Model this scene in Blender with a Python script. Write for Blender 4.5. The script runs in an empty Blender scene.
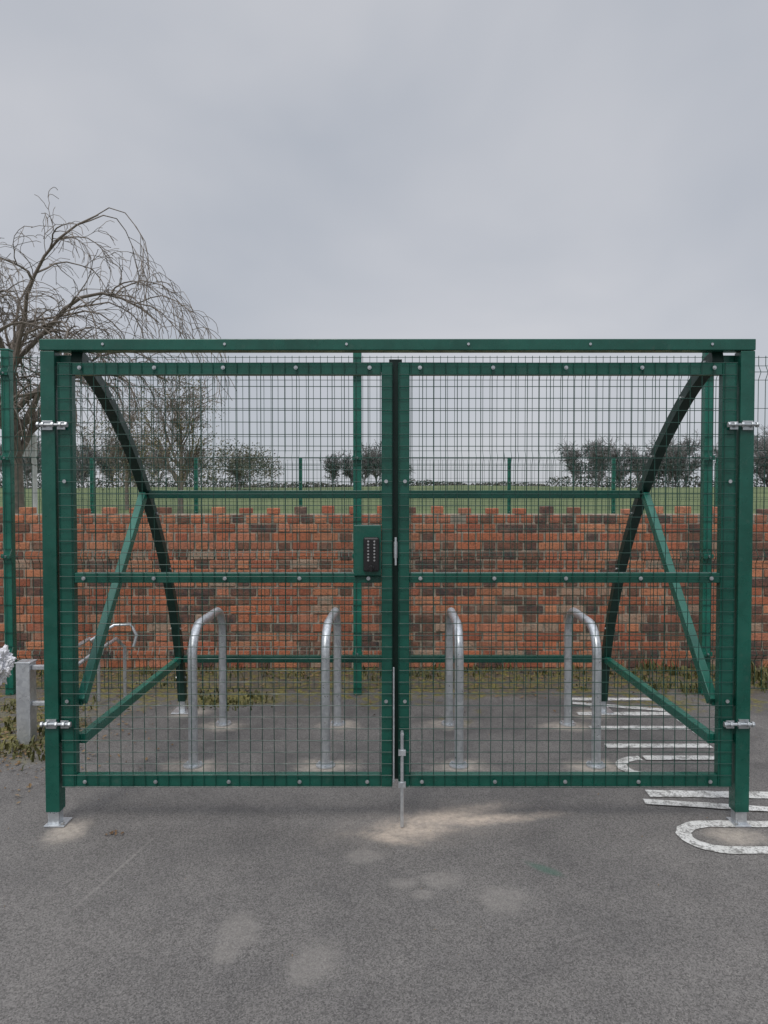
import bpy, math, random
from mathutils import Vector, Matrix
random.seed(7)
R=random.random
def U(a,b): return a+(b-a)*random.random()
scene=bpy.context.scene
scene.view_settings.view_transform='Standard'
try: scene.view_settings.look='None'
except Exception: pass
scene.view_settings.exposure=0

# ---------------------------------------------------------------- materials
class NT:
    def __init__(s,name):
        s.m=bpy.data.materials.new(name); s.m.use_nodes=True
        s.t=s.m.node_tree; s.n=s.t.nodes; s.l=s.t.links
        s.b=s.n['Principled BSDF']; s.out=s.n['Material Output']
        s.co=None
    def coord(s):
        if s.co is None: s.co=s.n.new('ShaderNodeTexCoord').outputs['Object']
        return s.co
    def val(s,sock,v):
        if isinstance(v,(int,float,tuple,list)): sock.default_value=v
        else: s.l.new(v,sock)
    def noise(s,scale,detail=4,rough=.55,vec=None,dist=0):
        n=s.n.new('ShaderNodeTexNoise'); n.inputs['Scale'].default_value=scale
        n.inputs['Detail'].default_value=detail; n.inputs['Roughness'].default_value=rough
        n.inputs['Distortion'].default_value=dist
        s.l.new(vec if vec is not None else s.coord(),n.inputs['Vector']); return n.outputs['Fac']
    def vor(s,scale,out='Distance',feature='F1'):
        n=s.n.new('ShaderNodeTexVoronoi'); n.feature=feature; n.inputs['Scale'].default_value=scale
        s.l.new(s.coord(),n.inputs['Vector']); return n.outputs[out]
    def mr(s,v,a,b,c=0.,d=1.,smooth=False):
        n=s.n.new('ShaderNodeMapRange'); n.clamp=True
        if smooth: n.interpolation_type='SMOOTHSTEP'
        for i,x in enumerate((v,a,b,c,d)): s.val(n.inputs[i],x)
        return n.outputs[0]
    def math(s,op,a,b=0.,clamp=False):
        n=s.n.new('ShaderNodeMath'); n.operation=op; n.use_clamp=clamp
        s.val(n.inputs[0],a); s.val(n.inputs[1],b); return n.outputs[0]
    def mix(s,f,a,b,mode='MIX'):
        n=s.n.new('ShaderNodeMix'); n.data_type='RGBA'; n.blend_type=mode
        s.val(n.inputs[0],f)
        for i,x in ((6,a),(7,b)):
            if isinstance(x,(tuple,list)): n.inputs[i].default_value=(*x[:3],1)
            else: s.l.new(x,n.inputs[i])
        return n.outputs[2]
    def bump(s,h,strength=.3,dist=.01):
        n=s.n.new('ShaderNodeBump'); n.inputs['Strength'].default_value=strength
        n.inputs['Distance'].default_value=dist; s.l.new(h,n.inputs['Height'])
        s.l.new(n.outputs[0],s.b.inputs['Normal'])
    def col(s,c): 
        if isinstance(c,(tuple,list)): s.b.inputs['Base Color'].default_value=(*c[:3],1)
        else: s.l.new(c,s.b.inputs['Base Color'])
    def rough(s,r): s.val(s.b.inputs['Roughness'],r)
    def metal(s,r): s.val(s.b.inputs['Metallic'],r)

def simple(name,c1,c2,scale,rough=.6,metal=0,bump=0,bd=.003):
    t=NT(name); f=t.mr(t.noise(scale,5),.3,.7)
    t.col(t.mix(f,c1,c2)); t.rough(t.mr(t.noise(scale*2.3,3),.3,.7,rough-.07,rough+.1)); t.metal(metal)
    if bump: t.bump(t.noise(scale*4,4),bump,bd)
    return t.m

def green_paint(name,k=1.0,rr=0.):
    t=NT(name)
    n=t.mr(t.noise(6,6,.65),.38,.66)
    c=t.mix(n,(.004*k,.066*k,.046*k),(.009*k,.098*k,.070*k))
    dust=t.mr(t.noise(22,6,.75),.56,.78,0,.28)
    c=t.mix(t.math('MULTIPLY',dust,min(k,1)),c,(.13,.16,.14))
    t.col(c); t.rough(t.mr(t.noise(18,5),.3,.7,.20+rr,.42+rr)); t.bump(t.noise(300,2),.05,.001)
    return t.m
M_green=green_paint('green_powdercoat',1.05)
M_dark=green_paint('green_powdercoat_shaded',.35,.15)  # same cage green, darkened in colour for the shaded arch undersides
M_wire=green_paint('green_wire',.6,.1)
M_fence=green_paint('green_fence_coating',1.6)
def galv():
    t=NT('galvanised_steel')
    v=t.vor(55,'Color'); bw=t.n.new('ShaderNodeRGBToBW'); t.l.new(v,bw.inputs[0])
    c=t.mix(bw.outputs[0],(.50,.53,.56),(.70,.73,.75))
    c=t.mix(t.mr(t.noise(8,5),.5,.75,0,.45),c,(.42,.43,.44))
    t.col(c); t.metal(.7); t.rough(t.mr(t.noise(30,3),.3,.7,.26,.46)); t.bump(t.noise(60,3),.08,.002)
    return t.m
M_galv=galv()
M_zinc=simple('zinc_bolt',(.42,.45,.47),(.6,.62,.63),40,.35,.85)
M_black=simple('black_lock_casing',(.008,.008,.009),(.016,.016,.017),60,.35)
M_steel=simple('brushed_keys',(.4,.4,.4),(.6,.6,.6),80,.3,.9)

# ---------------------------------------------------------------- mesh builder
class MB:
    def __init__(s): s.v=[]; s.f=[]; s.mi=[]; s.c=[]
    def box(s,x0,x1,y0,y1,z0,z1,mi=0,rot=None,col=None):
        b=len(s.v); c=Vector(((x0+x1)/2,(y0+y1)/2,(z0+z1)/2))
        for p in ((x0,y0,z0),(x1,y0,z0),(x1,y1,z0),(x0,y1,z0),(x0,y0,z1),(x1,y0,z1),(x1,y1,z1),(x0,y1,z1)):
            p=Vector(p)
            if rot is not None: p=rot@(p-c)+c
            s.v.append(p)
        for f in ((0,3,2,1),(4,5,6,7),(0,1,5,4),(1,2,6,5),(2,3,7,6),(3,0,4,7)):
            s.f.append([b+i for i in f]); s.mi.append(mi); s.c.append(col)
    def tube(s,pts,rad,n=8,mi=0,cap=True):
        pts=[Vector(p) for p in pts]; m=len(pts)
        if not hasattr(rad,'__len__'): rad=[rad]*m
        t0=(pts[1]-pts[0]).normalized()
        up=Vector((0,0,1)) if abs(t0.z)<.9 else Vector((1,0,0))
        u=t0.cross(up).normalized(); b=len(s.v)
        for i,p in enumerate(pts):
            t=(pts[min(i+1,m-1)]-pts[max(i-1,0)]).normalized()
            u=(u-t*u.dot(t)).normalized(); w=t.cross(u)
            for k in range(n):
                a=2*math.pi*k/n+ (math.pi/4 if n==4 else 0)
                s.v.append(p+(u*math.cos(a)+w*math.sin(a))*rad[i])
        for i in range(m-1):
            for k in range(n):
                k2=(k+1)%n
                s.f.append([b+i*n+k,b+i*n+k2,b+(i+1)*n+k2,b+(i+1)*n+k]); s.mi.append(mi); s.c.append(None)
        if cap:
            s.f.append([b+k for k in range(n)][::-1]); s.mi.append(mi); s.c.append(None)
            s.f.append([b+(m-1)*n+k for k in range(n)]); s.mi.append(mi); s.c.append(None)
    def beam(s,pts,half_w,half_h,side,mi=0):
        pts=[Vector(p) for p in pts]; m=len(pts); side=Vector(side); b=len(s.v)
        for i,p in enumerate(pts):
            t=(pts[min(i+1,m-1)]-pts[max(i-1,0)]).normalized(); h=t.cross(side).normalized()
            for a,c in ((-1,-1),(1,-1),(1,1),(-1,1)): s.v.append(p+side*half_w*a+h*half_h*c)
        for i in range(m-1):
            for k in range(4):
                k2=(k+1)%4; s.f.append([b+i*4+k,b+i*4+k2,b+(i+1)*4+k2,b+(i+1)*4+k]); s.mi.append(mi); s.c.append(None)
        s.f.append([b+3,b+2,b+1,b]); s.mi.append(mi); s.c.append(None)
        e=b+(m-1)*4; s.f.append([e,e+1,e+2,e+3]); s.mi.append(mi); s.c.append(None)
    def quad(s,a,b,c,d,mi=0,col=None):
        n=len(s.v); s.v+= [Vector(a),Vector(b),Vector(c),Vector(d)]; s.f.append([n,n+1,n+2,n+3]); s.mi.append(mi); s.c.append(col)
    def build(s,name,mats,parent=None,bevel=0,smooth=False,attr=False):
        me=bpy.data.meshes.new(name); me.from_pydata([tuple(v) for v in s.v],[],s.f)
        for m in mats: me.materials.append(m)
        me.polygons.foreach_set('material_index',s.mi)
        if attr:
            a=me.color_attributes.new('Col','FLOAT_COLOR','CORNER'); dat=[]
            for p in me.polygons:
                c=s.c[p.index] or (1,1,1)
                for _ in p.loop_indices: dat+= [c[0],c[1],c[2],1]
            a.data.foreach_set('color',dat)
        if smooth:
            me.polygons.foreach_set('use_smooth',[True]*len(me.polygons))
        me.update()
        o=bpy.data.objects.new(name,me); scene.collection.objects.link(o)
        if smooth:
            try: me.set_sharp_from_angle(angle=math.radians(40))
            except Exception: pass
        if bevel:
            b=o.modifiers.new('bevel','BEVEL'); b.width=bevel; b.segments=2; b.limit_method='ANGLE'; b.angle_limit=math.radians(40)
        if parent: o.parent=parent
        return o
def empty(name):
    o=bpy.data.objects.new(name,None); scene.collection.objects.link(o); return o

# ---------------------------------------------------------------- ground
def asphalt():
    t=NT('weathered_asphalt')
    sx=t.n.new('ShaderNodeSeparateXYZ'); t.l.new(t.coord(),sx.inputs[0])
    X,Y=sx.outputs[0],sx.outputs[1]
    big=t.mr(t.noise(1.1,6,.65),.36,.66)
    c=t.mix(big,(.108,.103,.100),(.160,.152,.144))
    med=t.mr(t.noise(5,7,.7),.42,.72)
    c=t.mix(t.math('MULTIPLY',med,.42),c,(.200,.188,.176))
    vc=t.vor(230,'Color'); bw=t.n.new('ShaderNodeRGBToBW'); t.l.new(vc,bw.inputs[0])
    agg=t.mr(bw.outputs[0],.15,.85,.50,1.52)
    mul=t.n.new('ShaderNodeMix'); mul.data_type='RGBA'; mul.blend_type='MULTIPLY'; mul.inputs[0].default_value=.85
    t.l.new(c,mul.inputs[6]); t.l.new(agg,mul.inputs[7]); c=mul.outputs[2]
    pale=t.mr(t.noise(260,2),.62,.70)
    c=t.mix(t.math('MULTIPLY',pale,.55),c,(.42,.39,.35))
    dark=t.mr(t.noise(170,3),.60,.70)
    c=t.mix(t.math('MULTIPLY',dark,.5),c,(.045,.043,.042))
    wob1=t.noise(7,5,.65); wob2=t.noise(2.2,4,.6)
    # darker noise patches from the shelter front backwards
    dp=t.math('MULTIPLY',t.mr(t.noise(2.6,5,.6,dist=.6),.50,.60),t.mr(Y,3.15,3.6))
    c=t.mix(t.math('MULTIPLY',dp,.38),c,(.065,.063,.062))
    def blob(cx,cy,rx,ry,ang=0,soft=.5,wob=.9):
        m=t.n.new('ShaderNodeMapping'); m.vector_type='TEXTURE'
        m.inputs['Location'].default_value=(cx,cy,0); m.inputs['Rotation'].default_value=(0,0,ang); m.inputs['Scale'].default_value=(rx,ry,1)
        t.l.new(t.coord(),m.inputs[0])
        l=t.n.new('ShaderNodeVectorMath'); l.operation='LENGTH'; t.l.new(m.outputs[0],l.inputs[0])
        d=t.math('ADD',l.outputs['Value'],t.math('MULTIPLY',t.math('SUBTRACT',wob1,.5),wob*2))
        return t.mr(d,1-soft,1+soft*.6,1,0,True)
    def acc(L):
        r=None
        for b in L: r=b if r is None else t.math('MAXIMUM',r,b)
        return r
    fine=t.mr(t.noise(38,5,.7),.35,.65,.45,1)
    st=acc([blob(.21,2.62,.085,.055),blob(-.085,2.80,.07,.05),blob(.43,2.50,.10,.085),blob(-.47,2.33,.07,.09),
            blob(-.22,2.16,.085,.11),blob(.07,2.60,.06,.04),blob(.14,2.53,.04,.03),blob(-.5,2.2,.05,.06)])
    c=t.mix(t.math('MULTIPLY',t.math('MULTIPLY',st,fine),.46),c,(.31,.29,.265))
    du=acc([blob(-1.36,3.00,.09,.10,0,.9),blob(1.48,2.97,.13,.08,0,.9),blob(-1.02,3.74,.15,.09,0,.8),blob(-.31,3.74,.16,.09,0,.8),
            blob(.40,3.74,.15,.09,0,.8),blob(1.12,3.74,.18,.08,0,.8),blob(-1.01,4.38,.13,.1,0,.8),blob(.41,4.42,.14,.1,0,.8),
            blob(1.15,4.38,.16,.09,0,.8),blob(1.36,4.62,.14,.1,0,.8),blob(-.29,4.4,.12,.1,0,.8),blob(-1.28,4.66,.12,.1,0,.8)])
    c=t.mix(t.math('MULTIPLY',t.math('MULTIPLY',du,fine),.85),c,(.52,.46,.39))
    fan=acc([blob(.11,3.02,.17,.085,.15,1.,.6),blob(.24,3.13,.30,.07,.36,1.,.8),blob(.40,3.12,.30,.05,.12,1.,.9),blob(.02,2.95,.12,.05,-.4,1.,.8)])
    fan2=blob(.20,3.07,.42,.17,.2,1.,.7)
    c=t.mix(t.math('MULTIPLY',t.math('MULTIPLY',fan2,fine),.40),c,(.42,.37,.32))
    c=t.mix(t.math('MULTIPLY',t.math('MULTIPLY',fan,fine),.95),c,(.58,.485,.395))
    g=blob(.62,2.70,.085,.022,-.7,.7); c=t.mix(t.math('MULTIPLY',g,.5),c,(.04,.13,.09))
    for (cx,cy,ln,an) in ((-1.02,2.72,.30,1.35),):
        s=blob(cx,cy,ln,.007,an,.9,.35); c=t.mix(t.math('MULTIPLY',t.math('MULTIPLY',s,fine),.35),c,(.38,.36,.33))
    e=t.math('ADD',Y,t.math('MULTIPLY',t.math('SUBTRACT',wob2,.5),1.6)); e=t.math('ADD',e,t.math('MULTIPLY',t.math('SUBTRACT',wob1,.5),.9))
    soil=t.mr(e,4.85,5.25)
    soilc=t.mix(t.mr(t.noise(30,4),.35,.65),(.040,.034,.026),(.13,.105,.075))
    c=t.mix(t.math('MULTIPLY',soil,.8),c,soilc)
    e2=t.math('ADD',e,t.math('MULTIPLY',t.math('SUBTRACT',t.noise(1.3,3),.5),2.6))
    mo=acc([t.math('MULTIPLY',t.mr(e2,4.85,5.2),t.mr(t.noise(14,4),.44,.58)),t.math('MULTIPLY',blob(-2.30,4.35,.50,.6,0,.5,1.2),t.mr(t.noise(14,4),.38,.54)),
            blob(-1.05,4.95,.36,.15,0,.5,1.2)])
    mossc=t.mix(t.mr(t.noise(45,4),.35,.65),(.06,.060,.016),(.26,.23,.05))
    c=t.mix(t.math('MULTIPLY',mo,.85),c,mossc)
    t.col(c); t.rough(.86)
    h=t.math('ADD',t.math('MULTIPLY',bw.outputs[0],.6),t.noise(150,4))
    t.bump(h,.65,.004); return t.m
g=MB(); S=700
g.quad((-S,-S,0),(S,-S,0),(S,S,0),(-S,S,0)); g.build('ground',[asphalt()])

def grass_m():
    t=NT('field_grass'); f=t.mr(t.noise(.25,6,.6),.35,.65)
    c=t.mix(f,(.075,.110,.038),(.125,.165,.060)); c=t.mix(t.mr(t.noise(4,5),.4,.7,0,.6),c,(.15,.16,.085))
    t.col(c); t.rough(.95); t.bump(t.noise(25,4),.5,.05); return t.m
fd=MB(); xs=[-160+i*8 for i in range(41)]; ys=[6.2,9,13,18,24,32,42,55,70,90,120,180,400]
def hz(x,y):
    s=min(1,max(0,(y-7)/75)); s=s*s*(3-2*s)
    return .012+2.15*s+(.12*math.sin(x*.07+1)+.10*math.sin(x*.19))*s
for y in ys:
    for x in xs: fd.v.append(Vector((x,y,hz(x,y))))
nx=len(xs)
for j in range(len(ys)-1):
    for i in range(nx-1):
        fd.f.append([j*nx+i,j*nx+i+1,(j+1)*nx+i+1,(j+1)*nx+i]); fd.mi.append(0); fd.c.append(None)
fd.build('grass_field',[grass_m()],smooth=True)

# ---------------------------------------------------------------- painted markings
def paint_m():
    t=NT('worn_road_paint')
    w=t.mr(t.math('ADD',t.math('MULTIPLY',t.noise(22,5,.7),.55),t.math('MULTIPLY',t.noise(130,3),.45)),.48,.57)
    c=t.mix(t.mr(t.noise(6,4),.3,.7),(.56,.56,.53),(.72,.72,.70))
    c=t.mix(t.math('MULTIPLY',w,.8),c,(.15,.145,.135)); t.col(c); t.rough(.75); t.bump(t.noise(150,3),.4,.003); return t.m
pm=MB()
def ribbon(pts,w=.075,z=.004):
    pts=[Vector((p[0],p[1],z)) for p in pts]; m=len(pts); L=[];Rr=[]
    for i,p in enumerate(pts):
        t=(pts[min(i+1,m-1)]-pts[max(i-1,0)]).normalized(); n=Vector((-t.y,t.x,0))
        ww=w/2*(1+U(-.10,.10)); L.append(p+n*ww); Rr.append(p-n*ww)
    for i in range(m-1): pm.quad(L[i],Rr[i],Rr[i+1],L[i+1])
def arc(cx,cy,rx,ry,a0,a1,n=16): 
    return [(cx+rx*math.cos(math.radians(a0+(a1-a0)*i/n)),cy+ry*math.sin(math.radians(a0+(a1-a0)*i/n))) for i in range(n+1)]
def line(a,b,n=14): return [(a[0]+(b[0]-a[0])*i/n,a[1]+(b[1]-a[1])*i/n) for i in range(n+1)]
ribbon(line((1.95,3.06),(1.44,3.07))+arc(1.42,2.955,.15,.115,90,270)+line((1.44,2.84),(1.95,2.84)),.062)
ribbon(line((1.27,3.385),(1.95,3.36))); ribbon(line((1.22,3.29),(1.50,3.25),4)+line((1.55,3.24),(1.95,3.18),6),.055,.006)
ribbon(arc(1.40,3.72,.14,.12,90,270)+line((1.42,3.60),(1.86,3.60)),.06); ribbon(line((1.86,3.84),(1.42,3.84)),.06,.006)
ribbon(line((1.27,4.03),(1.87,4.03)),.07)
ribbon(line((1.27,4.34),(1.87,4.34)),.07)
ribbon(line((1.27,4.62),(1.87,4.62)),.07)
ribbon(line((1.87,4.70),(1.30,4.86)),.06); ribbon(line((1.27,4.95),(1.87,4.95)),.065)
ribbon(line((1.9,4.2),(1.9,4.5)),.06)
pm.build('road_marking',[paint_m()])

# ---------------------------------------------------------------- brick wall
def brick_m():
    t=NT('clay_brick'); a=t.n.new('ShaderNodeAttribute'); a.attribute_name='Col'
    c=a.outputs['Color']
    c=t.mix(t.mr(t.noise(16,6,.7),.38,.72,0,.5),c,(.46,.18,.10))
    c=t.mix(t.mr(t.noise(50,4),.52,.70,0,.5),c,(.08,.055,.048))
    c=t.mix(t.mr(t.noise(3.2,6,.7),.54,.72,0,.55),c,(.44,.31,.23))
    c=t.mix(t.mr(t.noise(.8,4,.6),.5,.7,0,.25),c,(.11,.07,.055))
    t.col(c); t.rough(.9); t.bump(t.math('ADD',t.noise(45,5),t.noise(150,3)),.8,.008); return t.m
def mortar_m():
    t=NT('lime_mortar'); c=t.mix(t.mr(t.noise(20,5),.3,.7),(.22,.185,.145),(.42,.36,.29)); t.col(c); t.rough(.95); t.bump(t.noise(80,4),.6,.004); return t.m
WY=5.85; wall=empty('brick_wall'); bw=MB(); H=.075; x0,x1=-7.5,9.0
from mathutils import noise as mn
NC=17
for r in range(NC+1):
    z=r*H; x=x0-(.17 if r%2 else 0); k=0
    while x<x1:
        head=(k%2==0) if r<NC-1 else True
        w=.1025 if head else .215
        skip=False
        if r==NC: skip=(k%2==0) or R()<.10
        if r==NC-1 and R()<.03: skip=True
        if not skip:
            n=mn.noise(Vector((x*.9,z*2.2,3))); top=z>1.0
            pd=.31+.65*n-(.24 if top else 0)+(.12 if head else 0)
            if R()<pd: 
                col=random.choice([(.085,.06,.056),(.14,.08,.06),(.07,.058,.058),(.19,.10,.07),(.11,.075,.065)])
            else:
                f=U(.78,1.22); col=random.choice([(.52,.175,.088),(.46,.15,.08),(.57,.235,.125),(.40,.125,.072),(.50,.20,.12)]); col=tuple(v*f for v in col)
            if not top and R()<.07: col=(.42,.31,.23)
            j=U(-.005,.005); zz=U(-.002,.002)
            hh=H-.012-(U(0,.025) if r==NC else 0)
            rot=Matrix.Rotation(U(-.02,.02),3,'Y') if r>=NC-1 else None
            bw.box(x+.006,x+w-.0,WY+j,WY+.11,z+.004+zz,z+.004+hh+zz,0,rot,col)
        x+=w+.011; k+=1
bw.build('bricks',[brick_m()],wall,bevel=.005,attr=True)
mm=MB(); mm.box(x0-.2,x1+.2,WY+.009,WY+.215,-.1,NC*H-.002); mm.build('mortar_core',[mortar_m()],wall)

# ---------------------------------------------------------------- mesh fences
def mesh_fence(name,y,xs,zt,x0,x1,step,rw,folds,hstep,pw=.06,z0=.05):
    p=empty(name); a=MB()
    for x in xs:
        a.box(x-pw/2,x+pw/2,y,y+pw,0,zt+.04); a.box(x-pw/2-.003,x+pw/2+.003,y-.003,y+pw+.003,zt+.041,zt+.055)
    a.build('posts',[M_fence],p,bevel=.004)
    w=MB(); n=int((x1-x0)/step)
    for i in range(n+1):
        x=x0+i*step
        pts=[(x,y-.012,z0)]
        for f in folds: pts+=[(x,y-.012,f-.05),(x,y-.045,f),(x,y-.012,f+.05)]
        pts.append((x,y-.012,zt)); w.tube(pts,rw,4,cap=False)
    z=z0
    while z<zt:
        if all(abs(z-f)>.07 for f in folds): w.tube([(x0,y-.006,z),(x1,y-.006,z)],rw,4,cap=False)
        z+=hstep
    for f in folds:
        w.tube([(x0,y-.05,f),(x1,y-.05,f)],rw*1.2,4,cap=False)
        for q in (-.05,.05): w.tube([(x0,y-.006,f+q),(x1,y-.006,f+q)],rw,4,cap=False)
    w.tube([(x0,y-.006,zt-.01),(x1,y-.006,zt-.01)],rw,4,cap=False)
    w.build('wire_panels',[M_wire],p)
    c=MB()
    for x in xs:
        for z in (.3,1.0,1.7,2.3):
            if z<zt: c.box(x-.035,x+.035,y-.022,y-.004,z-.015,z+.015); c.tube([(x,y-.021,z),(x,y-.03,z)],.008,8,1)
    c.build('clamps',[M_fence,M_zinc],p)
mesh_fence('mesh_fence',5.06,[-5.19,-2.69,-.19,2.31,4.81],2.42,-5.2,5.6,.05,.0024,[.30,1.00,1.70,2.30],.2)
mesh_fence('mesh_fence',17.0,[-17.0+2.5*i for i in range(16)],2.25,-17,20.5,.10,.004,[.4,1.3,2.1],.25,pw=.08)

# ---------------------------------------------------------------- cycle shelter
FY=3.05; XL,XR=-1.471,1.587
sh=empty('bike_shelter')
fr=MB()
for x in (XL,XR-.061): fr.box(x,x+.061,FY,FY+.06,.062,2.058)
fr.box(XL-.001,XR+.001,FY-.002,FY+.062,2.06,2.108)
fr.build('front_frame',[M_green],sh,bevel=.003)
AX=(-1.335,1.45)
ctrl=[(3.10,2.045),(3.20,2.015),(3.42,1.905),(3.72,1.70),(3.97,1.46),(4.19,1.20),(4.38,.91),(4.54,.58),(4.63,.30),(4.67,.08)]
def smooth(P,n=4):
    out=[]
    for i in range(len(P)-1):
        p0=P[max(i-1,0)];p1=P[i];p2=P[i+1];p3=P[min(i+2,len(P)-1)]
        for j in range(n):
            t=j/n
            out.append(tuple(.5*((2*p1[k])+(-p0[k]+p2[k])*t+(2*p0[k]-5*p1[k]+4*p2[k]-p3[k])*t*t+(-p0[k]+3*p1[k]-3*p2[k]+p3[k])*t**3) for k in (0,1)))
    out.append(P[-1]); return out
arch=smooth(ctrl)
ab=MB()
for x in AX: ab.beam([(x,p[0],p[1]) for p in arch],.025,.027,(1,0,0))
ab.build('side_arches',[M_dark],sh,bevel=.003)
br=MB()
for x in AX:
    br.beam([(x,FY+.062,.53),(x,3.94,1.44)],.018,.024,(1,0,0))
    br.beam([(x,FY+.062,.365),(x,4.585,.365)],.018,.022,(1,0,0))
    br.beam([(x,FY+.062,2.035),(x,3.13,2.035)],.018,.015,(1,0,0))
    xx=(XL+.03) if x<0 else (XR-.03)
    for z in (.365,.53,2.03): br.box(min(x,xx),max(x,xx),FY+.0605,FY+.10,z-.02,z+.02)
br.build('side_braces',[M_fence],sh,bevel=.003)
pu=MB(); a,b=AX
pu.box(a+.026,b-.026,3.945,3.985,1.42,1.465); pu.box(a+.026,b-.026,4.595,4.635,.345,.39); pu.box(a+.026,b-.026,3.115,3.15,1.985,2.02)
pu.build('rear_rails',[green_paint('green_powdercoat_mid',.8)],sh,bevel=.003)
ft=MB()
for x in (XL+.03,XR-.03):
    ft.box(x-.024,x+.024,FY+.006,FY+.054,.008,.0615); ft.box(x-.034,x+.055 if x<0 else x+.036,FY-.012,FY+.075,.001,.0085)
    for dx in (.042,): ft.tube([(x+dx*(1 if x<0 else -.6),FY+.0,.0085),(x+dx*(1 if x<0 else -.6),FY+.0,.02)],.009,6,1)
for x in AX:
    ft.box(x-.02,x+.02,4.652,4.692,.01,.079); ft.box(x-.06,x+.06,4.61,4.75,.001,.010)
ft.build('feet',[M_galv,M_zinc],sh,bevel=.002)
bo=MB()
for x in AX:
    for i in range(3,len(arch),5):
        p=arch[i]; bo.tube([(x-.026,p[0],p[1]),(x-.033,p[0],p[1])],.008,6); bo.tube([(x+.026,p[0],p[1]),(x+.033,p[0],p[1])],.008,6)
for i in range(6): 
    x=-1.2+i*.52; bo.tube([(x,FY-.003,2.085),(x,FY-.007,2.085)],.006,8)

def door(name,xa,xb,inner_left):
    d=MB(); si=.048; so=.06; zt,zb=2.009,.173
    wl,wr=(so,si) if not inner_left else (si,so)
    y0,y1=FY+.005,FY+.045
    d.box(xa,xa+wl,y0,y1,zb,zt); d.box(xb-wr,xb,y0,y1,zb,zt)
    for z0,z1 in ((1.957,2.009),(1.062,1.105),(.173,.225)): d.box(xa+wl+.0005,xb-wr-.0005,y0+.002,y1-.002,z0,z1)
    d.build(name+'_frame',[M_green],sh,bevel=.003)
    w=MB(); y=FY-.001
    n=round((xb-xa-.006)/.0505); s=(xb-xa-.006)/n
    for i in range(n+1):
        x=xa+.003+i*s; jx=U(-.0012,.0012); w.tube([(x+jx,y,zb+.002),(x-jx,y+U(-.001,.001),1.08),(x+U(-.0012,.0012),y,zt-.002)],.0017,5,cap=False)
    n=36; s=(zt-zb-.006)/n
    for i in range(n+1):
        z=zb+.003+i*s; w.tube([(xa+.002,y-.0032,z),((xa+xb)/2,y-.0032,z+U(-.0018,.0018)),(xb-.002,y-.0032,z)],.0017,5,cap=False)
    w.build(name+'_mesh',[M_wire],sh)
    m=5
    for i in range(m):
        for z in (1.985,1.083,.199):
            x=xa+.10+(xb-xa-.2)*i/(m-1)+U(-.01,.01); bo.tube([(x,FY-.007,z),(x,FY-.004,z)],.0085,12); bo.tube([(x,FY-.011,z),(x,FY-.007,z)],.005,6)
    for z in (.55,1.5):
        for x in (xa+.028,xb-.028): bo.tube([(x,FY-.007,z),(x,FY-.004,z)],.008,12)
door('gate_leaf_a',-1.398,.037,False); door('gate_leaf_b',.062,1.512,True)
bo.build('bolts',[M_zinc],sh)
st=MB(); st.box(.022,.078,FY+.048,FY+.052,.19,2.03); st.build('gate_stop',[M_dark],sh)
hi=MB()
for x,s in ((XL+.03,1),(XR-.03,-1)):
    for z in (1.735,.448):
        hi.tube([(x-s*.030,FY-.018,z+.006),(x+s*.090,FY-.018,z+.006)],.0065,10)
        for dx in (-.032,-.012,.03,.062,.088): hi.tube([(x+s*(dx-.005),FY-.018,z+.006),(x+s*(dx+.005),FY-.018,z+.006)],.0125,6)
        xa,xb=sorted((x-s*.02,x+s*.025)); hi.box(xa,xb,FY-.010,FY-.0005,z-.016,z+.024)
        xa,xb=sorted((x+s*.045,x+s*.08)); hi.box(xa,xb,FY-.012,FY-.006,z-.014,z+.02)
hi.build('hinges',[M_zinc],sh,bevel=.001)
lk=MB()
lk.box(-.129,-.012,FY-.012,FY+.05,1.095,1.312)
lk.build('lock_box',[M_green],sh,bevel=.003)
lk=MB(); lk.box(-.088,-.020,FY-.042,FY-.0125,1.115,1.262); lk.build('keypad_body',[M_black],sh,bevel=.008)
lk=MB()
for i in range(7):
    for x in (-.067,-.041): lk.tube([(x,FY-.046,1.245-i*.0135),(x,FY-.0425,1.245-i*.0135)],.0042,10)
lk.build('keypad_buttons',[M_steel],sh)
lk=MB(); lk.tube([(-.054,FY-.0425,1.133),(-.054,FY-.066,1.133)],.012,16); lk.box(-.058,-.050,FY-.078,FY-.066,1.120,1.146); lk.build('keypad_knob',[M_black],sh,bevel=.002)
lk=MB(); lk.box(.043,.057,FY-.004,FY+.03,1.17,1.24); lk.tube([(.05,FY-.012,1.14),(.05,FY-.012,1.26)],.005,8)
lk.tube([(.078,FY-.012,.005),(.078,FY-.012,.42)],.0075,10); lk.tube([(.078,FY-.012,.42),(.078,FY-.05,.42)],.0075,10)
for z in (.19,.33): lk.box(.062,.094,FY-.022,FY-.004,z-.012,z+.012)
lk.tube([(.042,FY-.010,.20),(.042,FY-.010,.70)],.004,8)
lk.build('latch_and_drop_bolt',[M_galv],sh,bevel=.001)

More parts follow.
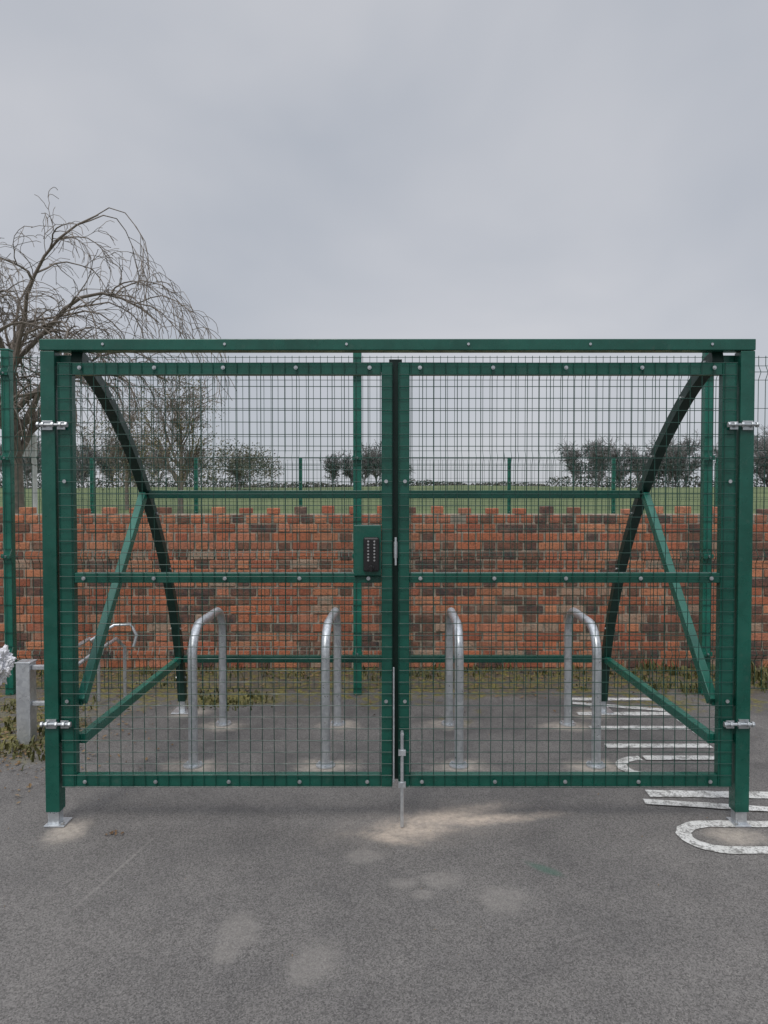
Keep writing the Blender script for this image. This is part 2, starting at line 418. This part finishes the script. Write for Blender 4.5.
# ---------------------------------------------------------------- cycle stands
for xf,xr in ((-1.015,-1.01),(-.311,-.292),(.398,.41),(1.128,1.153)):
    e=empty('bike_stand'); yf,yr=3.74,4.42; top=.735; rad=.16; s=MB(); pts=[]
    def P(y,z): return (xf+(xr-xf)*(y-yf)/(yr-yf),y,z)
    pts=[P(yf,.0),P(yf,.3),P(yf,top-rad)]
    for i in range(1,9): a_=math.radians(i*90/8); pts.append(P(yf+rad-rad*math.cos(a_),top-rad+rad*math.sin(a_)))
    for i in range(0,9): a_=math.radians(i*90/8); pts.append(P(yr-rad+rad*math.sin(a_),top-rad+rad*math.cos(a_)))
    pts+=[P(yr,.3),P(yr,0)]
    s.tube(pts,.0245,20); s.build('hoop',[M_galv],e,smooth=True)
    f=MB()
    for x,y in ((xf,yf),(xr,yr)):
        f.tube([(x,y,.001),(x,y,.008)],.052,24)
        for k in range(3):
            q=k*2.09+.5; f.tube([(x+.040*math.cos(q),y+.040*math.sin(q),.008),(x+.040*math.cos(q),y+.040*math.sin(q),.016)],.007,6)
    f.build('base_flanges',[M_galv],e)

# ---------------------------------------------------------------- old galvanised rack on the left
e=empty('bike_rack'); f=MB()
f.box(-2.115,-2.035,4.05,4.13,0,.47); f.box(-2.12,-2.03,4.045,4.135,.471,.478)
f.box(-2.034,-1.78,4.07,4.10,.43,.455); f.box(-2.034,-1.86,4.07,4.10,.22,.245)
f.build('post_and_rails',[M_galv],e,bevel=.003)
f=MB()
for x in (-1.98,-1.80):
    f.tube([(x,4.11,.44),(x,4.45,.46),(x,4.75,.47),(x+.03,4.82,.40),(x+.03,4.82,.03)],.012,10)
f.tube([(-1.95,4.7,.47),(-1.80,4.72,.57),(-1.70,4.74,.57),(-1.66,4.74,.5),(-1.68,4.74,.42)],.010,10)
f.build('wheel_loops',[M_galv],e,smooth=True)

# ---------------------------------------------------------------- crumpled plastic bag
c0=Vector((-2.44,4.45,.36)); 
import bmesh
bm=bmesh.new(); bmesh.ops.create_icosphere(bm,subdivisions=5,radius=1)
for v in bm.verts:
    d=v.co.copy(); n=mn.noise(d*2.1)*.35+abs(mn.noise(d*5.3))*.34+abs(mn.noise(d*12))*.16
    r=.72+n; v.co=Vector((d.x*.10*r,d.y*.08*r,d.z*.14*r))+c0
me=bpy.data.meshes.new('plastic_bag'); bm.to_mesh(me); bm.free()
me.materials.append(simple('white_plastic',(.66,.67,.72),(.8,.8,.82),20,.4)); o=bpy.data.objects.new('plastic_bag',me); scene.collection.objects.link(o)

f=MB(); f.tube([(-4.82,9.8,0),(-4.82,9.8,2.25)],.035,12); f.box(-4.95,-4.78,9.74,9.76,1.95,2.25); f.build('sign_post',[simple('white_post_paint',(.6,.62,.62),(.75,.76,.76),12,.5)],None)

# ---------------------------------------------------------------- weeds and fallen leaves
def leafm(name,a_,b_,rough=.7):
    t=NT(name); oi=t.mr(t.noise(3.1,4),.35,.65); oj=t.mr(t.noise(19,3),.35,.65)
    c=t.mix(oi,a_,b_); c=t.mix(t.math('MULTIPLY',oj,.4),c,tuple(v*.45 for v in a_)); t.col(c); t.rough(rough)
    return t.m
w=MB()
def clump(x,y,n,h):
    for _ in range(n):
        a_=U(0,6.28); px,py=x+random.gauss(0,.05),y+random.gauss(0,.05); hh=h*U(.4,1); wd=U(.003,.008)
        dx,dy=math.cos(a_)*hh*U(.2,.9),math.sin(a_)*hh*U(.2,.9); q=Vector((-math.sin(a_),math.cos(a_),0))*wd
        p0=Vector((px,py,0)); p1=p0+Vector((dx*.4,dy*.4,hh*.7)); p2=p0+Vector((dx,dy,hh))
        w.quad(p0-q,p0+q,p1+q,p1-q); w.quad(p1-q,p1+q,p2+q*.2,p2-q*.2)
for _ in range(100):
    x=U(-4.5,5.5); y=5.78-abs(random.gauss(0,.22)); clump(x,y,12,U(.02,.08))
for _ in range(22): clump(U(-1.5,-.8),U(4.75,5.2),12,U(.02,.045))
for _ in range(40): clump(U(1.9,3.6),U(5.1,5.8),18,U(.04,.13))
for _ in range(60): clump(U(-2.9,-1.85),U(3.8,4.9),14,U(.02,.06))
w.build('weeds',[leafm('weed_green',(.06,.072,.02),(.17,.16,.05))])
w=MB()
def litter(x,y,s):
    n=Vector((U(-.5,.5),U(-.5,.5),1)).normalized(); u=n.orthogonal().normalized(); u=Matrix.Rotation(U(0,6.28),3,n)@u; v=n.cross(u)
    p=Vector((x,y,.004+s*.5)); k=U(-.4,.4)*s
    w.quad(p-u*s,p-v*s*.5+n*k,p+u*s,p+v*s*.5+n*k)
for _ in range(2400):
    y=5.8-abs(random.gauss(0,.42)); litter(U(-4.5,5.5),y,U(.006,.018))
for _ in range(900): litter(random.gauss(-2.2,.35),random.gauss(4.1,.45),U(.006,.017))
for _ in range(110): litter(U(-2,2.5),U(1.8,4.8),U(.002,.006))
for _ in range(12): litter(random.gauss(-1.16,.03),random.gauss(2.98,.012),U(.006,.012))
w.build('fallen_leaves',[leafm('dead_leaf',(.16,.09,.04),(.28,.19,.09))])

# ---------------------------------------------------------------- trees
def rnd_dir():
    while True:
        v=Vector((U(-1,1),U(-1,1),U(-1,1)))
        if .1<v.length<1: return v.normalized()
def grow(mb,p,d,L,r,level,cfg):
    mx,counts,droop,lens,sides=cfg['max'],cfg['n'],cfg['droop'],cfg['len'],cfg['sides']
    n=cfg['seg'][level]; pts=[p.copy()]; rad=[r]; dirs=[d.copy()]; ceil=cfg.get('ceil')
    for i in range(n):
        d=d+rnd_dir()*cfg['jit'][level]+Vector((0,0,-droop[level]*(i+1)/n))
        if ceil:
            over=p.z-ceil(p)
            if over>-.35: d.z-=min(.8,.9*(over+.35))
        d.normalize()
        p=p+d*L/n; pts.append(p.copy()); rad.append(max(cfg['rmin'],r*(1-(i+1)/n*.75))); dirs.append(d.copy())
    mb.tube(pts,rad,sides[level],cap=False)
    if level<mx:
        for k in range(counts[level]):
            t=U(cfg['start'][level],1.0); i=min(n-1,int(t*n)); q=pts[i].lerp(pts[i+1],t*n-i)
            dd=dirs[i]; o=dd.orthogonal().normalized(); o=Matrix.Rotation(U(0,6.28),3,dd)@o
            nd=(dd*U(.5,1.1)+o*U(.5,1.0)+Vector((0,0,cfg['lift'][level]))+cfg.get('bias',Vector((0,0,0)))*(.25)).normalized()
            grow(mb,q,nd,L*lens[level]*U(.6,1.2),max(cfg['rmin'],rad[i]*.62),level+1,cfg)
M_bark=simple('bare_bark',(.13,.11,.095),(.25,.215,.18),14,.9,0,.6,.01)
tm=MB(); random.seed(21)
cfg=dict(max=4,n=[12,8,6,4],seg=[6,9,8,7,5],droop=[0,.34,.46,.42,.3],jit=[.06,.22,.30,.32,.32],len=[.84,.54,.55,.5],start=[.55,.15,.12,.1],
         lift=[.75,.30,.15,0],sides=[10,7,5,4,3],rmin=.0036,bias=Vector((.6,0,0)),ceil=lambda p: 5.4-.24*(p.x+4.9)**2)
grow(tm,Vector((-4.75,9.2,-.05)),Vector((.02,0,1)),3.1,.15,0,cfg)
tm.build('bare_tree',[M_bark],None,smooth=True)

def leafy_tree(name,base,hgt,rad,nl,mat,barkm,seed,ls):
    random.seed(seed); e=empty(name); t=MB()
    c=dict(max=3,n=[14,9,7],seg=[5,6,5,4],droop=[0,0,.05,.1],jit=[.06,.2,.25,.25],len=[.62,.55,.5],start=[.3,.2,.15],lift=[.5,.3,.1],sides=[8,5,4,3],rmin=.010)
    grow(t,Vector(base),Vector((0,0,1)),hgt*.6,hgt*.022,0,c); t.build('trunk_and_limbs',[barkm],e)
    l=MB(); b=Vector(base)+Vector((0,0,hgt*.58)); cl_=[]
    for _ in range(46):
        d=rnd_dir(); r=R()**.4; cl_.append((b+Vector((d.x*rad*r,d.y*rad*r,d.z*hgt*.40*r)),U(.16,.40)*rad))
    for _ in range(nl):
        p,s=random.choice(cl_); d=rnd_dir(); p=p+d*s*R()**.35
        n=rnd_dir(); u=n.orthogonal().normalized(); v=n.cross(u); k=ls*U(.5,1.2)
        l.quad(p-u*k,p-v*k*.6,p+u*k,p+v*k*.6)
    l.build('foliage',[mat],e)
M_haze=simple('hazy_bark',(.16,.16,.162),(.22,.217,.213),1.5,.95)  # grey-brown bark with distance haze mixed into its colour
M_olive=leafm('olive_foliage',(.14,.125,.06),(.24,.215,.11),.9)
leafy_tree('leafy_tree',(-8.9,31,.5),6.4,1.9,3200,M_olive,M_bark,5,.05)
leafy_tree('leafy_tree',(-12.3,34,.6),5.2,2.3,2200,M_olive,M_bark,9,.05)
leafy_tree('bush',(-12.2,60,1.6),3.7,3.3,5200,leafm('hazy_foliage',(.13,.13,.095),(.20,.195,.14),.9),M_haze,14,.10)
dm=MB(); random.seed(33)
dc=dict(max=3,n=[18,11,7],seg=[5,6,5,4],droop=[0,.0,.05,.1],jit=[.06,.18,.22,.25],len=[.68,.55,.5],start=[.10,.2,.15],lift=[.38,.22,.1],sides=[5,4,3,3],rmin=.026)
TR=[(-7.0,97,4.6),(-2.6,95,5.0),(-1.0,96,5.6),(0.6,97,5.2),(-4.6,99,4.6),(2.4,99,4.2)]
x=25.5
while x<60: TR.append((x,U(90,100),5.5+(x-25)*.07+U(-.5,.8))); x+=U(1.1,2.4)
x=-50
while x<-24: TR.append((x,U(90,98),6.8-(x+50)*.06+U(-.5,.6))); x+=U(2.0,4.0)
for x,y,h in TR:
    grow(dm,Vector((x,y,hz(x,y))),Vector((0,0,1)),h*.6,.12,0,dc)
dm.build('distant_trees',[M_haze])
def hedge_row():
    random.seed(3); l=MB()
    for _ in range(18000):
        x=U(-75,85); top=.75+.5*mn.noise(Vector((x*.12,0,0)))+.35*mn.noise(Vector((x*.7,2,0)))
        if x>24 or x<-22: top+=.9
        z=hz(x,104)+R()**1.3*max(.25,top); p=Vector((x,104+U(-1,1),z)); n=rnd_dir(); u=n.orthogonal().normalized(); v=n.cross(u); k=U(.08,.22)
        l.quad(p-u*k,p-v*k*.7,p+u*k,p+v*k*.7)
    l.build('distant_hedge',[leafm('hedge_grey_green',(.13,.135,.12),(.18,.18,.155),.95)])
hedge_row()

# ---------------------------------------------------------------- world
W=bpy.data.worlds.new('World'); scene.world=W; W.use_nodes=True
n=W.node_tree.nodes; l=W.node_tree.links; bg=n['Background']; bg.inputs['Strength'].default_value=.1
sky=n.new('ShaderNodeTexSky'); sky.sky_type='NISHITA'; sky.sun_disc=False
SE,SR=math.radians(52),math.radians(200); sky.sun_elevation=SE; sky.sun_rotation=SR
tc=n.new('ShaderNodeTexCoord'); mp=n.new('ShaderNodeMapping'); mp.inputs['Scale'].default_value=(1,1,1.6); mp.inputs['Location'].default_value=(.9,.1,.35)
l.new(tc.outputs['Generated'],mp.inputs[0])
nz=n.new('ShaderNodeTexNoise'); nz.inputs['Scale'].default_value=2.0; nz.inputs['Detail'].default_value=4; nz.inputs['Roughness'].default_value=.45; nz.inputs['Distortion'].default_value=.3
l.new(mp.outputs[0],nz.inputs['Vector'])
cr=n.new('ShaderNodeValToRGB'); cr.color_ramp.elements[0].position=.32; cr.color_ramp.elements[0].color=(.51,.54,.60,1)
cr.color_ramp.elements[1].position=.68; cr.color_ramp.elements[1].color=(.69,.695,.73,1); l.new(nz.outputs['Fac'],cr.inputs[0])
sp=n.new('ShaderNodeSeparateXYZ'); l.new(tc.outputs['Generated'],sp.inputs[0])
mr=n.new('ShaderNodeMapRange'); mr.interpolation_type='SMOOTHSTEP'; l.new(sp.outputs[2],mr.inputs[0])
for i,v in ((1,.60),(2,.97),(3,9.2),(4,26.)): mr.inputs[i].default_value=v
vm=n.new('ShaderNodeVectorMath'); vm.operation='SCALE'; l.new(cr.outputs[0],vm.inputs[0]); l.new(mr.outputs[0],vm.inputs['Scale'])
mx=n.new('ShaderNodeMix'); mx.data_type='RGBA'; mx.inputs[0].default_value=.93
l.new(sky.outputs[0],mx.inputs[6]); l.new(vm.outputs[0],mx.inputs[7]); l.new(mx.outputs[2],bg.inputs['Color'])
sd=bpy.data.lights.new('sun','SUN'); sd.energy=1.35; sd.angle=math.radians(20); sd.color=(1,.96,.91)
so=bpy.data.objects.new('sun',sd); scene.collection.objects.link(so)
dirv=Vector((math.sin(SR)*math.cos(SE),math.cos(SR)*math.cos(SE),math.sin(SE)))
so.rotation_euler=dirv.to_track_quat('Z','Y').to_euler(); so.location=dirv*30

# ---------------------------------------------------------------- camera
cd=bpy.data.cameras.new('camera'); cam=bpy.data.objects.new('camera',cd); scene.collection.objects.link(cam)
cd.sensor_fit='VERTICAL'; cd.sensor_height=36; cd.lens=710/1024*36; cd.clip_end=2000; cd.clip_start=.05
cam.location=(0,0,1.45); cam.rotation_euler=(math.radians(90-1.53),0,0)
scene.camera=cam
